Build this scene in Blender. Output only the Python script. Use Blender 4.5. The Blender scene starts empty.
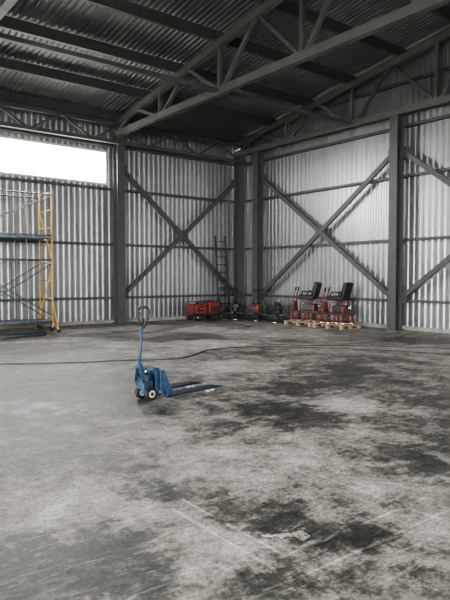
import bpy, bmesh, math, random
from mathutils import Vector, Matrix
random.seed(4)
sc = bpy.context.scene

# ---------------------------------------------------------------- materials
def new_mat(name):
    m = bpy.data.materials.new(name); m.use_nodes = True
    nt = m.node_tree
    return m, nt, nt.nodes["Principled BSDF"]

def paint(name, col, rough=0.5, metal=0.0, var=0.25, scale=6.0, bump=0.0):
    m, nt, b = new_mat(name)
    tc = nt.nodes.new("ShaderNodeTexCoord")
    n = nt.nodes.new("ShaderNodeTexNoise"); n.inputs["Scale"].default_value = scale
    n.inputs["Detail"].default_value = 6; n.inputs["Roughness"].default_value = 0.65
    nt.links.new(tc.outputs["Object"], n.inputs["Vector"])
    r = nt.nodes.new("ShaderNodeValToRGB")
    r.color_ramp.elements[0].position = 0.3; r.color_ramp.elements[1].position = 0.7
    r.color_ramp.elements[0].color = tuple(c*(1-var) for c in col)+(1,)
    r.color_ramp.elements[1].color = tuple(min(1,c*(1+var)) for c in col)+(1,)
    nt.links.new(n.outputs["Fac"], r.inputs["Fac"])
    nt.links.new(r.outputs["Color"], b.inputs["Base Color"])
    b.inputs["Roughness"].default_value = rough
    b.inputs["Metallic"].default_value = metal
    if bump:
        bp = nt.nodes.new("ShaderNodeBump"); bp.inputs["Strength"].default_value = bump
        bp.inputs["Distance"].default_value = 0.01
        nt.links.new(n.outputs["Fac"], bp.inputs["Height"]); nt.links.new(bp.outputs["Normal"], b.inputs["Normal"])
    return m

def galvanised(name, c0, c1, rough, metal=0.85):
    m, nt, b = new_mat(name)
    tc = nt.nodes.new("ShaderNodeTexCoord")
    mp = nt.nodes.new("ShaderNodeMapping"); mp.inputs["Scale"].default_value = (0.9,0.9,0.05)
    nt.links.new(tc.outputs["Object"], mp.inputs["Vector"])
    n = nt.nodes.new("ShaderNodeTexNoise"); n.inputs["Scale"].default_value = 1.2; n.inputs["Detail"].default_value = 3
    nt.links.new(mp.outputs["Vector"], n.inputs["Vector"])
    n2 = nt.nodes.new("ShaderNodeTexNoise"); n2.inputs["Scale"].default_value = 5; n2.inputs["Detail"].default_value = 8
    nt.links.new(tc.outputs["Object"], n2.inputs["Vector"])
    mx = nt.nodes.new("ShaderNodeMath"); mx.operation='MULTIPLY_ADD'; mx.inputs[1].default_value=0.35
    nt.links.new(n2.outputs["Fac"], mx.inputs[0]); 
    mu = nt.nodes.new("ShaderNodeMath"); mu.operation='MULTIPLY'; mu.inputs[1].default_value=0.65
    nt.links.new(n.outputs["Fac"], mu.inputs[0]); nt.links.new(mu.outputs[0], mx.inputs[2])
    r = nt.nodes.new("ShaderNodeValToRGB")
    r.color_ramp.elements[0].position = 0.35; r.color_ramp.elements[1].position = 0.65
    r.color_ramp.elements[0].color = c0+(1,); r.color_ramp.elements[1].color = c1+(1,)
    nt.links.new(mx.outputs[0], r.inputs["Fac"]); nt.links.new(r.outputs["Color"], b.inputs["Base Color"])
    rr = nt.nodes.new("ShaderNodeMapRange"); rr.inputs[3].default_value = rough-0.05; rr.inputs[4].default_value = rough+0.08
    nt.links.new(n2.outputs["Fac"], rr.inputs[0]); nt.links.new(rr.outputs[0], b.inputs["Roughness"])
    b.inputs["Metallic"].default_value = metal
    return m

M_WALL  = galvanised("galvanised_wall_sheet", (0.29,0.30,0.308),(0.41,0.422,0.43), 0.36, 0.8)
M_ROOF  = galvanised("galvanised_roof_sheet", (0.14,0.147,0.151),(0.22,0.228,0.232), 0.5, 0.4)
M_STEEL = paint("grey_primer_steel", (0.07,0.073,0.074), 0.5, 0.0, 0.2, 3)
M_CHORD = paint("light_grey_primer_steel", (0.11,0.113,0.11), 0.45, 0.0, 0.2, 3)
M_FRAME = paint("white_window_frame", (0.55,0.56,0.57), 0.5)
M_BLUE  = paint("blue_paint", (0.026,0.060,0.108), 0.5, 0.0, 0.4, 14)
M_BLUED = paint("dark_blue_paint", (0.025,0.04,0.065), 0.5, 0.0, 0.35, 14)
M_BLACK = paint("black_rubber", (0.012,0.012,0.013), 0.6)
M_HOSE  = paint("dusty_black_hose", (0.05,0.05,0.047), 0.8, 0, 0.4, 3)
M_CHROME= paint("bright_steel", (0.6,0.6,0.6), 0.25, 1.0, 0.1)
M_HUB   = paint("pale_plastic_hub", (0.55,0.55,0.53), 0.5)
M_RED   = paint("red_paint", (0.20,0.032,0.030), 0.55, 0.0, 0.3, 10)
M_DARK  = paint("dark_metal", (0.035,0.036,0.038), 0.45, 0.3)
M_WOOD  = paint("pallet_wood", (0.30,0.23,0.16), 0.8, 0.0, 0.35, 9, 0.3)
M_ORANGE= paint("yellow_scaffold_paint", (0.60,0.37,0.08), 0.45)
M_SCAF  = paint("grey_blue_scaffold_paint", (0.10,0.12,0.15), 0.45)
M_ALU   = paint("ladder_grey", (0.045,0.046,0.05), 0.5, 0.2)
M_GRAVEL= paint("yard_gravel", (0.22,0.21,0.19), 0.95, 0, 0.3, 4)
M_CURB  = paint("concrete_curb", (0.25,0.25,0.24), 0.9, 0, 0.3, 4)

# ---------------------------------------------------------------- mesh builder
class MB:
    def __init__(s, name, mats):
        s.name=name; s.bm=bmesh.new(); s.mats=mats
    def _mi(s, faces, mat, smooth=False):
        i=s.mats.index(mat)
        for f in faces: f.material_index=i; f.smooth=smooth
    def box(s, c, size, mat, rot=None, bevel=0.0):
        M=Matrix.Translation(Vector(c)) @ (rot.to_4x4() if rot else Matrix()) @ Matrix.Diagonal((size[0],size[1],size[2],1))
        r=bmesh.ops.create_cube(s.bm,size=1.0,matrix=M)
        vs=r['verts']; fs=set(f for v in vs for f in v.link_faces)
        s._mi(fs,mat)
        if bevel>0:
            es=set(e for v in vs for e in v.link_edges)
            o=bmesh.ops.bevel(s.bm,geom=list(es),offset=bevel,segments=2,affect='EDGES',profile=0.6)
            s._mi(o['faces'],mat,False)
    def beam(s,p,q,w,h,mat,up=(0,0,1),bevel=0.0):
        p=Vector(p);q=Vector(q);d=q-p;L=d.length;z=d.normalized();u=Vector(up)
        if abs(z.dot(u))>0.98: u=Vector((1,0,0)) if abs(z.x)<0.9 else Vector((0,1,0))
        x=u.cross(z).normalized(); y=z.cross(x)
        R=Matrix((x,y,z)).transposed()
        s.box((p+q)/2,(w,h,L),mat,R,bevel)
    def cyl(s,p,q,r,mat,seg=16,r2=None):
        p=Vector(p);q=Vector(q);d=q-p
        R=d.to_track_quat('Z','Y').to_matrix().to_4x4()
        M=Matrix.Translation((p+q)/2)@R
        o=bmesh.ops.create_cone(s.bm,cap_ends=True,segments=seg,radius1=r,radius2=r if r2 is None else r2,depth=d.length,matrix=M)
        fs=set(f for v in o['verts'] for f in v.link_faces)
        i=s.mats.index(mat)
        for f in fs: f.material_index=i; f.smooth=len(f.verts)==4
    def tube(s,pts,r,mat,seg=8,closed=False):
        pts=[Vector(p) for p in pts]; n=len(pts); rings=[]
        ref=None
        for k,p in enumerate(pts):
            a=pts[(k-1)%n] if (closed or k>0) else p
            b=pts[(k+1)%n] if (closed or k<n-1) else p
            t=(b-a).normalized()
            if ref is None:
                ref=Vector((0,0,1)) if abs(t.z)<0.9 else Vector((1,0,0))
            x=(ref-t*ref.dot(t)).normalized(); y=t.cross(x); ref=x
            rings.append([s.bm.verts.new(p+(x*math.cos(2*math.pi*j/seg)+y*math.sin(2*math.pi*j/seg))*r) for j in range(seg)])
        fs=[]
        for k in range(n if closed else n-1):
            A=rings[k];B=rings[(k+1)%n]
            for j in range(seg):
                fs.append(s.bm.faces.new((A[j],A[(j+1)%seg],B[(j+1)%seg],B[j])))
        s._mi(fs,mat,True)
        if not closed:
            s._mi([s.bm.faces.new(rings[0][::-1]),s.bm.faces.new(rings[-1])],mat)
    def ring(s,c,R,r,mat,n=32,sx=1,sy=1,seg=6):
        s.tube([(c[0]+R*sx*math.cos(2*math.pi*k/n),c[1]+R*sy*math.sin(2*math.pi*k/n),c[2]) for k in range(n)],r,mat,seg,True)
    def prism(s,prof,y0,y1,mat):   # xz profile extruded in y
        a=[s.bm.verts.new((x,y0,z)) for x,z in prof]; b=[s.bm.verts.new((x,y1,z)) for x,z in prof]
        n=len(prof); fs=[s.bm.faces.new(a),s.bm.faces.new(b[::-1])]
        for k in range(n): fs.append(s.bm.faces.new((a[k],b[k],b[(k+1)%n],a[(k+1)%n])))
        s._mi(fs,mat)
    def sheet(s,o,u,length,v,lo,hi,n,mat,period=0.20,depth=0.012):
        o=Vector(o);u=Vector(u);v=Vector(v);n=Vector(n)
        lo_f=lo if callable(lo) else (lambda t:lo); hi_f=hi if callable(hi) else (lambda t:hi)
        ss=[];t=0.0
        while t<length:
            for fr,d in ((0,0),(0.34,0),(0.5,1),(0.84,1)):
                tt=t+fr*period
                if tt<=length: ss.append((tt,d*depth))
            t+=period
        ss.append((length,0))
        prev=None;fs=[]
        for tt,d in ss:
            base=o+u*tt+n*d
            a=s.bm.verts.new(base+v*lo_f(tt)); b=s.bm.verts.new(base+v*hi_f(tt))
            if prev: fs.append(s.bm.faces.new((prev[0],a,b,prev[1])))
            prev=(a,b)
        s._mi(fs,mat)
    def done(s,loc=(0,0,0),rz=0.0):
        bmesh.ops.recalc_face_normals(s.bm,faces=s.bm.faces[:]) if not s.name.startswith(("wall","ceiling")) else None
        me=bpy.data.meshes.new(s.name); s.bm.to_mesh(me); s.bm.free()
        for m in s.mats: me.materials.append(m)
        ob=bpy.data.objects.new(s.name,me); sc.collection.objects.link(ob)
        ob.location=loc; ob.rotation_euler=(0,0,rz)
        return ob

# ---------------------------------------------------------------- building (corner of the two visible walls is at 0,0)
W=27.0; D=30.0; EAVE=6.95; SL=0.155
def roof_z(y):
    d=-y
    return EAVE+SL*(d if d<=D/2 else D-d)
CAM=Vector((-15.02,-18.2,1.6))
FW=Vector((0.616,0.788)); RT=Vector((0.788,-0.616))
def S(r,f):   # offsets estimated from image pixels (metres right / ahead of the camera) -> building coordinates
    return (CAM.x+r*RT.x+f*FW.x, CAM.y+r*RT.y+f*FW.y)

WIN_X1=-5.95; WIN_X0=-11.4; WIN_Z0=4.80; WIN_Z1=5.90
def long_wall(name,y,n,x0,x1,z0,z1):
    w=MB(name,[M_WALL])
    w.sheet((-W,y,0),(1,0,0),W+x0,(0,0,1),0,EAVE+0.05,n,M_WALL)
    w.sheet((x0,y,0),(1,0,0),x1-x0,(0,0,1),0,z0,n,M_WALL)
    w.sheet((x0,y,0),(1,0,0),x1-x0,(0,0,1),z1,EAVE+0.05,n,M_WALL)
    w.sheet((x1,y,0),(1,0,0),-x1,(0,0,1),0,EAVE+0.05,n,M_WALL)
    w.done()
long_wall("wall_north",0.04,(0,-1,0),WIN_X0,WIN_X1,WIN_Z0,WIN_Z1)
SX0,SX1,SZ0,SZ1=-25.0,-12.0,3.4,5.6  # south window strip: out of view, added to let in daylight
long_wall("wall_south",-D-0.04,(0,1,0),SX0,SX1,SZ0,SZ1)
w=MB("wall_east",[M_WALL])
w.sheet((0.04,-D,0),(0,1,0),D,(0,0,1),0,lambda t:roof_z(-D+t)+0.05,(-1,0,0),M_WALL)
w.done()
# west wall, out of view; big gate opening added to light the floor
GY0,GY1,GZ=-21.5,-12.5,5.0
w=MB("wall_west",[M_WALL])
w.sheet((-W-0.04,-D,0),(0,1,0),D+GY0,(0,0,1),0,lambda t:roof_z(-D+t)+0.05,(1,0,0),M_WALL)
w.sheet((-W-0.04,GY1,0),(0,1,0),-GY1,(0,0,1),0,lambda t:roof_z(GY1+t)+0.05,(1,0,0),M_WALL)
w.sheet((-W-0.04,GY0,0),(0,1,0),GY1-GY0,(0,0,1),GZ,lambda t:roof_z(GY0+t)+0.05,(1,0,0),M_WALL)
w.done()
# roof deck
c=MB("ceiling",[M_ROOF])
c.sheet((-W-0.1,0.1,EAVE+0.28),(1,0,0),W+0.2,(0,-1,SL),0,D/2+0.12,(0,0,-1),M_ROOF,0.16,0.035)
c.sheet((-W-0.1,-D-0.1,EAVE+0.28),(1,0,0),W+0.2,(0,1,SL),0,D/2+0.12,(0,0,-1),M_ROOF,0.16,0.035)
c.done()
# eaves / verge closing strips
t=MB("trim_1",[M_STEEL])
t.box((-W/2,0.12,EAVE+0.12),(W+0.4,0.04,0.5),M_STEEL)
t.box((-W/2,-D-0.12,EAVE+0.12),(W+0.4,0.04,0.5),M_STEEL)
for x in (0.12,-W-0.12):
    t.beam((x,0,EAVE+0.15),(x,-D/2,EAVE+0.15+SL*D/2),0.04,0.5,M_STEEL)
    t.beam((x,-D,EAVE+0.15),(x,-D/2,EAVE+0.15+SL*D/2),0.04,0.5,M_STEEL)
t.box((0.12,0.12,EAVE/2),(0.2,0.2,EAVE+0.6),M_STEEL)
t.done()
for nm,cc,ss in (("baseboard_north",(-W/2,-0.03,0.06),(W,0.06,0.12)),("baseboard_east",(-0.03,-D/2,0.06),(0.06,D,0.12))):
    b=MB(nm,[M_CURB]); b.box(cc,ss,M_CURB); b.done()

# window frames
def window(name,x0,x1,z0,z1,y,step):
    b=MB(name,[M_FRAME])
    for z in (z0,z1): b.box(((x0+x1)/2,y,z),(x1-x0+0.1,0.1,0.07),M_FRAME)
    k=x1
    while k>=x0-0.01:
        b.box((k,y,(z0+z1)/2),(0.05,0.08,z1-z0),M_FRAME); k-=step
    b.done()
window("window_1",WIN_X0,WIN_X1,WIN_Z0,WIN_Z1,0.06,5.45)
window("added_window_south",SX0,SX1,SZ0,SZ1,-D-0.06,2.6)  # frame of the added, unseen south window

# floor
def floor_mat():
    m,nt,b=new_mat("worn_concrete_floor")
    N=nt.nodes; L=nt.links
    tc=N.new("ShaderNodeTexCoord"); P=tc.outputs["Object"]
    def noise(scale,det=8,rough=0.6,dist=0.0,vec=None):
        n=N.new("ShaderNodeTexNoise"); n.inputs["Scale"].default_value=scale; n.inputs["Detail"].default_value=det
        n.inputs["Roughness"].default_value=rough; n.inputs["Distortion"].default_value=dist
        L.new(vec or P,n.inputs["Vector"]); return n
    def math_(op,a,b_=None,c_=None,clamp=False):
        n=N.new("ShaderNodeMath"); n.operation=op; n.use_clamp=clamp
        for i,v in enumerate((a,b_,c_)):
            if v is None: continue
            if isinstance(v,(int,float)): n.inputs[i].default_value=v
            else: L.new(v,n.inputs[i])
        return n.outputs[0]
    def vm(op,a,b_):
        n=N.new("ShaderNodeVectorMath"); n.operation=op
        for i,v in enumerate((a,b_)):
            if isinstance(v,tuple): n.inputs[i].default_value=v
            else: L.new(v,n.inputs[i])
        return n
    wob=noise(1.6,8,0.72)
    off=vm('SUBTRACT',wob.outputs["Color"],(0.5,0.5,0.5)).outputs[0]
    off=vm('MULTIPLY',off,(1.7,1.7,0)).outputs[0]
    Q=vm('ADD',P,off).outputs[0]
    n1=noise(0.6,10,0.68,0.3).outputs["Fac"]
    n2=noise(2.6,10,0.75,0.3).outputs["Fac"]
    n3=noise(11,8,0.8).outputs["Fac"]
    v=math_('MULTIPLY',n1,0.36); v=math_('MULTIPLY_ADD',n2,0.46,v); v=math_('MULTIPLY_ADD',n3,0.34,v)
    v=math_('ADD',v,-0.081)
    blobs=[(-.78,3.0,.55,-1),(.54,3.64,.42,-1.1),(.80,6.6,.55,-1.1),(.4,6.9,.35,-.8),(-.48,4.28,.22,-1.1),(2.14,6.0,.6,-1),(1.75,4.7,.45,-.9),
           (-1.7,7.3,.7,-.9),(-2.9,7.0,.6,-.8),(-1.7,5.9,.35,-.6),(2.3,8.6,.7,-.8),(-4.3,12.6,1.6,-.8),(-2.1,15.5,1.8,-.9),(1.8,9.9,.8,-1),
           (-.05,6.0,.3,-.7),(2.9,7.4,.6,-.9),(1.3,5.2,.35,-.8),(2.0,3.8,.4,-.6),(-.9,8.8,.5,-.6),(.9,8.2,.45,-.7),(5.0,15.0,1.4,-.6),(2.6,11.2,.7,-.6),
           (1.56,7.19,.4,1.1),(-.78,6.0,.5,.6),(-1.18,4.1,.6,.7),(-.6,13.5,1.1,.8),(.2,4.8,.55,.8),(3.8,12.4,1.1,.6),(-.15,3.3,.35,.7),(-2.3,5.9,.6,.4),
           (.36,3.42,.08,2.2),(-2.6,9.8,.9,.5),(0.3,10.4,.9,.6),(1.3,3.3,.4,.5),(-.6,3.9,.3,.6),(1.9,16.5,1.5,.5)]
    acc=None
    for r,f,rad,wt in blobs:
        x,y=S(r,f)
        d=vm('DISTANCE',Q,(x,y,0.0)).outputs["Value"]
        mr=N.new("ShaderNodeMapRange"); mr.interpolation_type='SMOOTHSTEP'
        L.new(d,mr.inputs[0]); mr.inputs[1].default_value=rad*0.6; mr.inputs[2].default_value=rad*1.3
        mr.inputs[3].default_value=wt; mr.inputs[4].default_value=0
        acc=mr.outputs[0] if acc is None else math_('ADD',acc,mr.outputs[0])
    acc=math_('MAXIMUM',acc,-1.1)
    v=math_('MULTIPLY_ADD',acc,0.072,v)
    sx=N.new("ShaderNodeSeparateXYZ"); L.new(P,sx.inputs[0])
    X,Y=sx.outputs[0],sx.outputs[1]
    def line(coord,c0,other,o0,o1,hw=0.012):
        d=math_('ABSOLUTE',math_('SUBTRACT',coord,c0)); a=math_('LESS_THAN',d,hw)
        b1=math_('GREATER_THAN',other,o0); b2=math_('LESS_THAN',other,o1)
        return math_('MULTIPLY',a,math_('MULTIPLY',b1,b2))
    ls=[line(X,-12.75,Y,-15.8,-14.3),line(X,-12.90,Y,-15.95,-14.9),line(Y,-16.08,X,-12.95,-9.0),line(Y,-15.86,X,-12.8,-9.6),line(X,-11.6,Y,-16.1,-14.9,.01)]
    la=ls[0]
    for q in ls[1:]: la=math_('MAXIMUM',la,q)
    brk=N.new("ShaderNodeMapRange"); L.new(n2,brk.inputs[0]); brk.inputs[1].default_value=0.36; brk.inputs[2].default_value=0.58
    la=math_('MULTIPLY',la,brk.outputs[0])
    v=math_('MULTIPLY_ADD',la,0.08,v)
    cr=N.new("ShaderNodeValToRGB"); e=cr.color_ramp.elements
    e[0].position=0.36; e[0].color=(0.034,0.036,0.031,1)
    e[1].position=0.64; e[1].color=(0.74,0.72,0.67,1)
    for pos,col in ((0.42,(0.068,0.070,0.061,1)),(0.46,(0.135,0.133,0.118,1)),(0.49,(0.275,0.265,0.238,1)),(0.54,(0.42,0.403,0.365,1))):
        k=e.new(pos); k.color=col
    L.new(v,cr.inputs["Fac"])
    col=cr.outputs["Color"]
    for rot,scy,lo,hi,am,sc_ in ((0.5,5,0.55,0.70,0.65,2.0),(-0.9,7,0.58,0.70,0.6,1.3)):
        mp=N.new("ShaderNodeMapping"); mp.inputs["Scale"].default_value=(1,scy,1); mp.inputs["Rotation"].default_value=(0,0,rot); L.new(P,mp.inputs[0])
        sc1=noise(sc_,8,0.8,1.5,mp.outputs[0]).outputs["Fac"]
        mr=N.new("ShaderNodeMapRange"); L.new(sc1,mr.inputs[0]); mr.inputs[1].default_value=lo; mr.inputs[2].default_value=hi; mr.inputs[3].default_value=0; mr.inputs[4].default_value=am
        mx=N.new("ShaderNodeMix"); mx.data_type='RGBA'; L.new(mr.outputs[0],mx.inputs[0]); L.new(col,mx.inputs[6]); mx.inputs[7].default_value=(0.63,0.61,0.57,1)
        col=mx.outputs[2]
    g=noise(38,6,0.8).outputs["Fac"]
    gm=N.new("ShaderNodeMapRange"); L.new(g,gm.inputs[0]); gm.inputs[1].default_value=0.35; gm.inputs[2].default_value=0.65; gm.inputs[3].default_value=0.5; gm.inputs[4].default_value=1.4
    mm=vm('MULTIPLY',col,(1,1,1)); cb=N.new("ShaderNodeCombineXYZ")
    for i in range(3): L.new(gm.outputs[0],cb.inputs[i])
    L.new(cb.outputs[0],mm.inputs[1]); L.new(mm.outputs[0],b.inputs["Base Color"])
    rr=N.new("ShaderNodeMapRange"); L.new(v,rr.inputs[0]); rr.inputs[1].default_value=0.42; rr.inputs[2].default_value=0.52
    rr.inputs[3].default_value=0.42; rr.inputs[4].default_value=0.75; L.new(rr.outputs[0],b.inputs["Roughness"])
    b.inputs["Specular IOR Level"].default_value=0.32
    bp=N.new("ShaderNodeBump"); bp.inputs["Strength"].default_value=0.5; bp.inputs["Distance"].default_value=0.012
    L.new(math_('ADD',n3,n2),bp.inputs["Height"]); L.new(bp.outputs["Normal"],b.inputs["Normal"])
    return m
M_FLOOR=floor_mat()
fb=MB("floor",[M_FLOOR]); fb.box((-W/2,-D/2,-0.1),(W+0.3,D+0.3,0.2),M_FLOOR); fb.done()
g=MB("ground",[M_GRAVEL]); g.box((-W/2,-D/2,-0.3),(160,160,0.19),M_GRAVEL); g.done()

# columns
def column(x,y,top,axis,h=0.32,b=0.28):
    c=MB("steel_column",[M_STEEL])
    if axis=='y':
        for s_ in (-1,1): c.box((0,s_*(h/2-0.01),top/2),(b,0.02,top),M_STEEL)
        c.box((0,0,top/2),(0.014,h-0.04,top),M_STEEL)
    else:
        for s_ in (-1,1): c.box((s_*(h/2-0.01),0,top/2),(0.02,b,top),M_STEEL)
        c.box((0,0,top/2),(h-0.04,0.014,top),M_STEEL)
    c.box((0,0,0.015),(h+.1,h+.1,0.03),M_STEEL)
    c.done((x,y,0))
NX=[-5.66,-11.66,-17.66,-23.66]
for x in NX: column(x,-0.32,6.4,'y')
column(-0.30,-0.30,6.4,'y',0.3,0.3)
EY=[-1.45,-7.7,-13.9,-20.1,-26.3]
for y in EY: column(-0.32,y,6.4,'x')

# girts + eave lattice girder
g=MB("wall_girts",[M_STEEL])
for z in (0.88,2.72,4.62,6.1):
    g.box((-W/2,-0.075,z),(W,0.13,0.08),M_STEEL)
    g.box((-0.075,-D/2,z),(0.13,D,0.08),M_STEEL)
g.box((-0.075,-D/2,7.4),(0.13,D-8,0.08),M_STEEL)
for z in (6.15,6.75): g.box((-W/2,-0.5,z),(W-0.2,0.12,0.12),M_STEEL)
x=-0.4;up=True
while x>-W+1.5:
    a,b_=(6.15,6.75) if up else (6.75,6.15)
    g.beam((x,-0.5,a),(x-1.05,-0.5,b_),0.06,0.06,M_STEEL); x-=1.05; up=not up
g.done()
# bracing
def xbrace(p00,p01,p10,p11,n):
    b=MB("cross_bracing",[M_STEEL])
    up=Vector(n)
    b.beam(p00,p11,0.15,0.08,M_STEEL,up); 
    off=up*0.001
    b.beam(Vector(p01)+off,Vector(p10)+off,0.15,0.08,M_STEEL,up)
    mid=(Vector(p00)+Vector(p11)+Vector(p01)+Vector(p10))/4
    if abs(up.x)>0.5: b.box(mid,(0.02,0.45,0.4),M_STEEL)
    else: b.box(mid,(0.45,0.02,0.4),M_STEEL)
    for p in (p00,p01,p10,p11):
        if abs(up.x)>0.5: b.box(p,(0.02,0.3,0.35),M_STEEL)
        else: b.box(p,(0.3,0.02,0.35),M_STEEL)
    b.done()
zl,zh=1.0,5.3
xbrace((-5.45,-0.22,zl),(-5.45,-0.22,zh),(-0.5,-0.22,zl),(-0.5,-0.22,zh),(0,1,0))
xbrace((-0.22,EY[0]-.2,zl),(-0.22,EY[0]-.2,zh),(-0.22,EY[1]+.2,zl),(-0.22,EY[1]+.2,zh),(1,0,0))
xbrace((-0.22,EY[1]-.2,zl),(-0.22,EY[1]-.2,zh),(-0.22,EY[2]+.2,zl),(-0.22,EY[2]+.2,zh),(1,0,0))

# trusses
def truss(x,name="roof_truss",ch=0.2):
    t=MB(name,[M_CHORD])
    zb=6.5; ofs=-0.05
    P=lambda y:Vector((x,y,roof_z(y)+ofs-0.1))
    t.beam((x,-0.1,zb),(x,-D+0.1,zb),ch*0.8,ch,M_CHORD,(0,0,1))
    t.beam(P(-0.05),P(-D/2),ch*0.8,ch,M_CHORD); t.beam(P(-D+0.05),P(-D/2),ch*0.8,ch,M_CHORD)
    n=10; dy=D/n
    for k in range(n):
        y0=-k*dy; y1=-(k+1)*dy; ym=(y0+y1)/2
        if k<n/2:
            if k>0: t.beam((x,y0,zb),P(y0),0.09,0.09,M_CHORD)
            t.beam((x,y0-0.1,zb),P(ym),0.09,0.09,M_CHORD); t.beam(P(ym),(x,y1,zb),0.09,0.09,M_CHORD)
        else:
            t.beam((x,y0,zb),P(y0),0.09,0.09,M_CHORD)
            t.beam((x,y0,zb),P(ym),0.09,0.09,M_CHORD); t.beam(P(ym),(x,y1+0.1,zb),0.09,0.09,M_CHORD)
    t.done()
for x in [-0.32]+NX: truss(x)

# purlins
p=MB("roof_purlins",[M_STEEL])
d=0.25
while d<=D/2:
    for y in (-d,-D+d):
        z=roof_z(y)+0.08
        p.box((-W/2,y,z),(W,0.09,0.28),M_STEEL)
    d+=1.88
p.done()
e=MB("roof_tie_beams",[M_STEEL])
for y in (-6,-15,-24):
    e.box((-W/2,y,6.5),(W-0.2,0.10,0.10),M_STEEL)
e.done()

# ---------------------------------------------------------------- pallet jack
j=MB("pallet_jack",[M_BLUE,M_BLUED,M_BLACK,M_CHROME,M_HUB,M_DARK])
for sy in (-0.20,0.20):
    y0,y1=sy-0.07,sy+0.07
    j.prism([(0.12,0.062),(0.12,0.074),(1.05,0.074),(1.15,0.054),(1.15,0.044),(1.05,0.062)],y0,y1,M_BLUED)
    for yy in (y0,y1-0.01):
        j.prism([(0.12,0.04),(0.12,0.074),(1.05,0.073),(1.14,0.053),(1.14,0.043),(1.05,0.046)],yy,yy+0.01,M_BLUED)
    for xx in (0.91,0.99): j.cyl((xx,sy-0.045,0.03),(xx,sy+0.045,0.03),0.03,M_HUB,16)
    for yy in (sy-0.05,sy+0.04):
        j.prism([(0.02,0.16),(0.03,0.40),(0.09,0.40),(0.22,0.12),(0.22,0.04),(0.12,0.04)],yy,yy+0.012,M_BLUE)
    j.tube([(0.24,sy,0.05),(0.90,sy,0.04)],0.01,M_DARK,6)
for yy in (-0.27,0.258):
    j.prism([(0.13,0.04),(0.12,0.12),(0.05,0.37),(0.08,0.37),(0.24,0.074),(0.24,0.04)],yy,yy+.012,M_BLUE)
j.prism([(0.07,0.39),(0.09,0.40),(0.24,0.09),(0.22,0.08)],-0.20,0.20,M_BLUE)
j.box((0.18,0,0.062),(0.10,0.54,0.022),M_BLUE)
j.cyl((0.10,-0.25,0.11),(0.10,0.25,0.11),0.025,M_DARK)
j.box((0.05,0,0.405),(0.12,0.26,0.03),M_BLUE,None,0.006)
j.cyl((-0.01,0,0.15),(-0.01,0,0.33),0.055,M_BLUE,20); j.cyl((-0.01,0,0.33),(-0.01,0,0.41),0.022,M_CHROME,16)
j.box((-0.03,0,0.20),(0.16,0.14,0.10),M_BLUE,None,0.012)
j.cyl((-0.075,0.04,0.2),(-0.075,0.04,0.31),0.022,M_CHROME,12)
j.box((-0.01,0,0.115),(0.10,0.10,0.07),M_BLUE,None,0.01)
j.cyl((-0.01,-0.13,0.09),(-0.01,0.13,0.09),0.016,M_DARK,10)
for sy in (-0.095,0.095):
    j.cyl((-0.01,sy-0.025,0.09),(-0.01,sy+0.025,0.09),0.09,M_BLACK,28)
    j.cyl((-0.01,sy-0.027,0.09),(-0.01,sy+0.027,0.09),0.048,M_HUB,24)
    j.cyl((-0.01,sy-0.031,0.09),(-0.01,sy+0.031,0.09),0.026,M_DARK,12)
j.cyl((-0.12,-0.085,0.27),(-0.12,0.085,0.27),0.02,M_DARK,12)
for sy in (-0.075,0.075):
    j.beam((-0.04,sy,0.20),(-0.13,sy,0.28),0.05,0.012,M_BLUE,(0,1,0))
    j.beam((-0.12,sy,0.26),(-0.125,sy*0.35,0.46),0.05,0.014,M_BLUE,(0,1,0))
j.box((-0.123,0,0.46),(0.06,0.08,0.06),M_BLUE,None,0.01)
j.tube([(-0.123,0,0.45),(-0.10,0,0.7),(-0.075,0,0.97)],0.02,M_BLUE,12)
hx=-0.07
loop=[]
for y,z in ((0.025,0.95),(0.05,0.985),(0.085,1.05),(0.105,1.12),(0.105,1.165),(0.085,1.195),(0.045,1.21),(0,1.213),(-0.045,1.21),(-0.085,1.195),(-0.105,1.165),(-0.105,1.12),(-0.085,1.05),(-0.05,0.985),(-0.025,0.95)):
    loop.append((hx+(z-0.95)*0.10,y,z))
j.tube(loop,0.018,M_BLACK,10,True)
j.tube([(hx+0.005,0,0.97),(hx+0.012,0,1.06)],0.014,M_BLACK,8)
j.tube([(hx+0.012,0,1.05),(hx+0.0,0.03,1.10),(hx+0.0,0.045,1.14)],0.008,M_DARK,8)
j.done((-11.235,-11.70,0),math.radians(9))

# ---------------------------------------------------------------- hose
pts=[S(r,f) for r,f in ((-6.6,10.1),(-5.1,10.3),(-4.09,10.45),(-3.03,10.57),(-1.81,10.95),(-.95,11.15),(-.62,11.7),(-.45,12.3),(0,12.8),(1.02,13.05),(1.9,12.9),(2.56,12.75),(3.73,12.27),(4.6,11.8),(5.6,11.5))]
def hose(name,pts,r):
    cu=bpy.data.curves.new(name,'CURVE'); cu.dimensions='3D'; cu.bevel_depth=r; cu.bevel_resolution=3
    sp=cu.splines.new('BEZIER'); sp.bezier_points.add(len(pts)-1)
    for b,p_ in zip(sp.bezier_points,pts):
        b.co=(p_[0],p_[1],r); b.handle_left_type='AUTO'; b.handle_right_type='AUTO'
    cu.materials.append(M_HOSE); o=bpy.data.objects.new(name,cu); sc.collection.objects.link(o)
hose("rubber_hose",pts,0.011)
hose("power_cable",[S(r,f) for r,f in ((1.0,13.6),(1.8,13.35),(2.9,13.3),(4.2,13.0),(5.6,12.6))],0.008)

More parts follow.
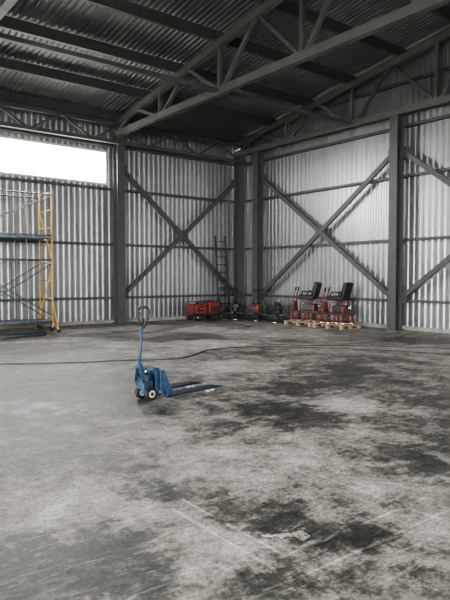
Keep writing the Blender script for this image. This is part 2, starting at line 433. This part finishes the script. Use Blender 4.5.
# ---------------------------------------------------------------- rolling scaffold
s_=MB("rolling_scaffold",[M_ORANGE,M_SCAF,M_BLACK,M_CHROME,M_WOOD])
x1,x0=-8.6,-11.1; ya,yb=-0.75,-1.75; top=4.1
for x,m in ((x1,M_ORANGE),(x0,M_ORANGE)):
    for y in (ya,yb):
        s_.cyl((x,y,0.16),(x,y,top),0.024,m,10)
    z=0.45
    while z<top:
        s_.cyl((x,ya,z),(x,yb,z),0.016 ,m,8); z+=0.52
    s_.beam((x,ya,0.5),(x,yb,1.9),0.03,0.03,m); s_.beam((x,yb,2.1),(x,ya,3.6),0.03,0.03,m)
for y in (ya,yb):
    for x in (x0,x1):
        s_.cyl((x,y,0.12),(x,y,0.2),0.03,M_CHROME,10)
        s_.cyl((x-0.03,y-0.022,0.08),(x-0.03,y+0.022,0.08),0.08,M_BLACK,20)
        s_.box((x-0.01,y,0.13),(0.08,0.06,0.06),M_SCAF)
for z in (0.28,2.1,2.72,2.82,4.0):
    for y in (ya,yb): s_.cyl((x0,y,z),(x1,y,z),0.022,M_SCAF,8)
for y in (ya,yb):
    s_.cyl((x0,y,0.45),(x1,y,2.0),0.018,M_SCAF,8); s_.cyl((x1,y,0.45),(x0,y,2.0),0.018,M_SCAF,8)
    s_.cyl((x0,y,2.8),(x1,y,3.95),0.014,M_SCAF,8)
    s_.cyl((-9.35,y,0.28),(-9.35,y,4.0),0.02,M_SCAF,8)
s_.box(((x0+x1)/2,(ya+yb)/2,2.76),(x1-x0,0.9,0.06),M_SCAF)
for yy in (-0.95,-1.25,-1.55): s_.box(((x0+x1)/2,yy,0.31),(x1-x0,0.2,0.04),M_SCAF)
for x,dx in ((x1,0.0),(x0,0.0)):
    s_.cyl((x,yb,0.9),(x+dx,yb-0.45,0.06),0.018,M_ORANGE,8); s_.cyl((x,yb,0.3),(x+dx,yb-0.45,0.06),0.014,M_ORANGE,8)
    s_.cyl((x+dx,yb-0.45,0),(x+dx,yb-0.45,0.08),0.05,M_BLACK,14)
s_.done()
pp=MB("steel_pipe_stack",[M_DARK,M_SCAF])
for k,(yy,zz) in enumerate(((0,0.038),(0.16,0.038),(0.34,0.038))):
    pp.cyl((-1.6-0.1*k,yy,zz),(1.4+0.07*k,yy+0.05*k-0.05,zz),0.038,M_DARK if k%2 else M_SCAF,10)
pp.done((-10.6,-2.85,0),math.radians(4))

# ---------------------------------------------------------------- ladder
l=MB("ladder",[M_ALU])
for dx in (-0.25,0.25): l.beam((dx,-0.28,0.0),(dx,0.0,3.2),0.04,0.07,M_ALU,(0,1,0))
for k in range(10):
    z=0.28+k*0.30; y=-0.28+0.28*z/3.2
    l.cyl((-0.25,y,z),(0.25,y,z),0.017,M_ALU,8)
l.done((-1.3,-0.34,0))

# ---------------------------------------------------------------- portable generator (low, boxy, red)
c=MB("portable_generator",[M_RED,M_BLACK,M_DARK,M_CHROME])
for sx in (-0.42,0.42):
    for sy in (-0.26,0.26):
        c.cyl((sx,sy-0.035,0.13),(sx,sy+0.035,0.13),0.13,M_BLACK,22); c.cyl((sx,sy-0.04,0.13),(sx,sy+0.04,0.13),0.06,M_CHROME,16)
    c.cyl((sx,-0.28,0.13),(sx,0.28,0.13),0.018,M_DARK,8)
c.box((0,0,0.22),(1.25,0.44,0.06),M_DARK)
c.box((-0.28,0,0.43),(0.56,0.50,0.36),M_RED,None,0.03)
c.box((0.34,0,0.46),(0.46,0.46,0.42),M_RED,None,0.04)
c.box((0.34,-0.235,0.42),(0.30,0.02,0.22),M_DARK)
for k in range(5): c.box((0.34,-0.248,0.34+0.04*k),(0.28,0.012,0.012),M_RED)
c.box((-0.28,-0.255,0.44),(0.26,0.02,0.18),M_DARK)
c.cyl((-0.34,-0.27,0.46),(-0.34,-0.28,0.46),0.035,M_CHROME,12); c.cyl((-0.22,-0.27,0.46),(-0.22,-0.28,0.46),0.035,M_CHROME,12)
c.cyl((-0.28,0,0.61),(-0.28,0,0.65),0.05,M_BLACK,14)
c.tube([(-0.6,-0.25,0.25),(-0.6,-0.25,0.68),(0.6,-0.25,0.72),(0.6,-0.25,0.25)],0.015,M_DARK,8)
c.tube([(-0.6,0.25,0.25),(-0.6,0.25,0.68),(0.6,0.25,0.72),(0.6,0.25,0.25)],0.015,M_DARK,8)
c.tube([(0.6,-0.2,0.3),(0.74,-0.2,0.62),(0.74,0.2,0.62),(0.6,0.2,0.3)],0.015,M_BLACK,8)
c.done((-2.55,-0.95,0))

# ---------------------------------------------------------------- walk-behind trowels
def walk_trowel(loc,rz,body):
    t=MB("walk_behind_power_trowel",[M_RED,M_BLACK,M_DARK,M_CHROME])
    for z in (0.05,0.14,0.23): t.ring((0,0,z),0.44,0.013,M_DARK,32)
    for k in range(12):
        a=k*math.pi/6; t.cyl((0.44*math.cos(a),0.44*math.sin(a),0.04),(0.44*math.cos(a),0.44*math.sin(a),0.24),0.01,M_DARK,6)
    for k in range(4):
        a=k*math.pi/2+0.4; ca,sa=math.cos(a),math.sin(a)
        t.beam((0,0,0.26),(0.44*ca,0.44*sa,0.23),0.04,0.02,M_DARK)
        t.beam((0.06*ca,0.06*sa,0.02),(0.40*ca,0.40*sa,0.02),0.13,0.012,M_CHROME)
    t.cyl((0,0,0.0),(0,0,0.32),0.06,M_DARK,14)
    t.box((0,0,0.36),(0.30,0.26,0.12),M_DARK,None,0.02)
    t.box((0.02,0,0.50),(0.36,0.32,0.20),body,None,0.03)
    t.cyl((0.0,0.0,0.6),(0,0,0.66),0.12,M_BLACK,20)
    t.box((0.05,0.19,0.52),(0.2,0.08,0.12),M_DARK,None,0.01)
    t.cyl((-0.08,-0.02,0.66),(0.12,-0.02,0.66),0.05,body,14)
    t.tube([(0.1,0,0.32),(0.42,0,0.50),(0.70,0,0.88),(0.86,0,1.12)],0.022,M_DARK,8)
    t.tube([(0.92,-0.28,1.18),(0.86,-0.22,1.12),(0.86,0.22,1.12),(0.92,0.28,1.18)],0.017,M_BLACK,8)
    t.ring((0.70,0,0.94),0.12,0.012,body,18)
    t.done(loc,rz)
walk_trowel((-1.35,-1.30,0),math.radians(-150),M_DARK)
walk_trowel((-1.15,-2.30,0),math.radians(115),M_RED)
walk_trowel((-1.05,-3.35,0),math.radians(100),M_DARK)

# ---------------------------------------------------------------- pallets + ride-on trowels
def pallet(loc,rz=0):
    p=MB("wooden_pallet",[M_WOOD])
    L_,Wd=1.2,0.9
    for k in range(7):
        x=-Wd/2+0.05+k*(Wd-0.1)/6; p.box((x,0,0.135),(0.095,L_,0.02),M_WOOD)
    for y in (-0.55,0,0.55):
        p.box((0,y,0.115),(Wd,0.1,0.02),M_WOOD); p.box((0,y,0.01),(Wd,0.1,0.02),M_WOOD)
        for x in (-Wd/2+0.05,0,Wd/2-0.05): p.box((x,y,0.0625),(0.1,0.1,0.085),M_WOOD)
    p.done(loc,rz)
def ride_trowel(loc,rz):
    t=MB("ride_on_power_trowel",[M_RED,M_BLACK,M_DARK,M_CHROME])
    for z in (0.05,0.28):
        for cy in (-0.26,0.26): t.ring((0,cy,z),0.30,0.015,M_RED,28)
    for cy in (-0.26,0.26):
        for k in range(10):
            a=k*math.pi/5; x=0.30*math.cos(a); y=cy+0.30*math.sin(a)
            t.cyl((x,y,0.04),(x,y,0.29),0.01,M_RED,6)
        for k in range(4):
            a=k*math.pi/2+0.3
            t.beam((0,cy,0.02),(0.26*math.cos(a),cy+0.26*math.sin(a),0.02),0.1,0.012,M_CHROME)
        t.cyl((0,cy,0.0),(0,cy,0.28),0.05,M_DARK,12)
    t.box((0,0,0.32),(0.34,0.9,0.05),M_DARK,None,0.01)
    t.box((0.0,0.33,0.32),(0.5,0.3,0.03),M_DARK)
    t.box((0,-0.12,0.46),(0.38,0.40,0.22),M_DARK,None,0.03)
    t.box((0.0,-0.30,0.44),(0.44,0.05,0.18),M_RED,None,0.01)
    t.cyl((0.1,-0.33,0.5),(0.1,-0.42,0.5),0.06,M_CHROME,14)
    for sx in (-0.2,0.2): t.tube([(sx,-0.3,0.34),(sx,-0.25,0.66),(sx,0.1,0.66),(sx,0.16,0.34)],0.016,M_RED,8)
    t.box((0,-0.10,0.66),(0.12,0.14,0.16),M_DARK)
    t.box((0,-0.04,0.79),(0.54,0.54,0.15),M_BLACK,None,0.05)
    R=Matrix.Rotation(math.radians(16),3,'X')
    t.box((0,-0.34,1.04),(0.52,0.14,0.50),M_BLACK,R,0.05)
    for sx in (-0.29,0.29):
        t.tube([(sx,-0.3,0.85),(sx,-0.26,0.98),(sx,0.04,0.98),(sx,0.08,0.86)],0.024,M_BLACK,8)
    for sx in (-0.14,0.14):
        t.tube([(sx,0.36,0.34),(sx,0.42,0.75),(sx,0.34,1.02)],0.018,M_RED,8)
        t.cyl((sx,0.34,1.01),(sx,0.325,1.12),0.026,M_BLACK,10)
    t.box((0,0.39,0.50),(0.22,0.05,0.34),M_RED,None,0.015)
    t.tube([(-0.2,0.45,0.32),(-0.2,0.47,0.5),(0.2,0.47,0.5),(0.2,0.45,0.32)],0.014,M_RED,8)
    t.done(loc,rz)
pallet((-1.15,-4.85,0)); pallet((-1.15,-6.15,0))
ride_trowel((-1.15,-4.85,0.146),math.radians(25)); ride_trowel((-1.15,-6.15,0.146),math.radians(15))

# ---------------------------------------------------------------- light: daylight sky through north window and two unseen, added openings
wd=bpy.data.worlds.new("overcast_sky"); sc.world=wd; wd.use_nodes=True
bg=wd.node_tree.nodes["Background"]; bg.inputs["Color"].default_value=(1.0,0.985,0.965,1); bg.inputs["Strength"].default_value=32.0
def portal(c,sx,sy,dirv):
    li=bpy.data.lights.new("daylight_portal",'AREA'); li.shape='RECTANGLE'; li.size=sx; li.size_y=sy
    li.cycles.is_portal=True
    o=bpy.data.objects.new("daylight_portal",li); sc.collection.objects.link(o)
    o.location=c; 
    o.rotation_euler=Vector(dirv).to_track_quat('-Z','Y').to_euler()
portal(((WIN_X0+WIN_X1)/2,0.12,(WIN_Z0+WIN_Z1)/2),WIN_X1-WIN_X0,WIN_Z1-WIN_Z0,(0,-1,0))
portal(((SX0+SX1)/2,-D-0.12,(SZ0+SZ1)/2),SX1-SX0,SZ1-SZ0,(0,1,0))
portal((-W-0.12,(GY0+GY1)/2,GZ/2),GY1-GY0,GZ,(1,0,0))

# ---------------------------------------------------------------- camera
cd=bpy.data.cameras.new("camera"); cam=bpy.data.objects.new("camera",cd); sc.collection.objects.link(cam)
cd.sensor_fit='HORIZONTAL'; cd.sensor_width=36; cd.lens=46; cd.clip_end=300
cam.location=CAM
cam.rotation_euler=(math.radians(90-2.29),0,-math.atan2(0.616,0.788))
sc.camera=cam
sc.view_settings.view_transform='AgX'
sc.view_settings.look='AgX - Medium High Contrast'
sc.view_settings.exposure=0.65
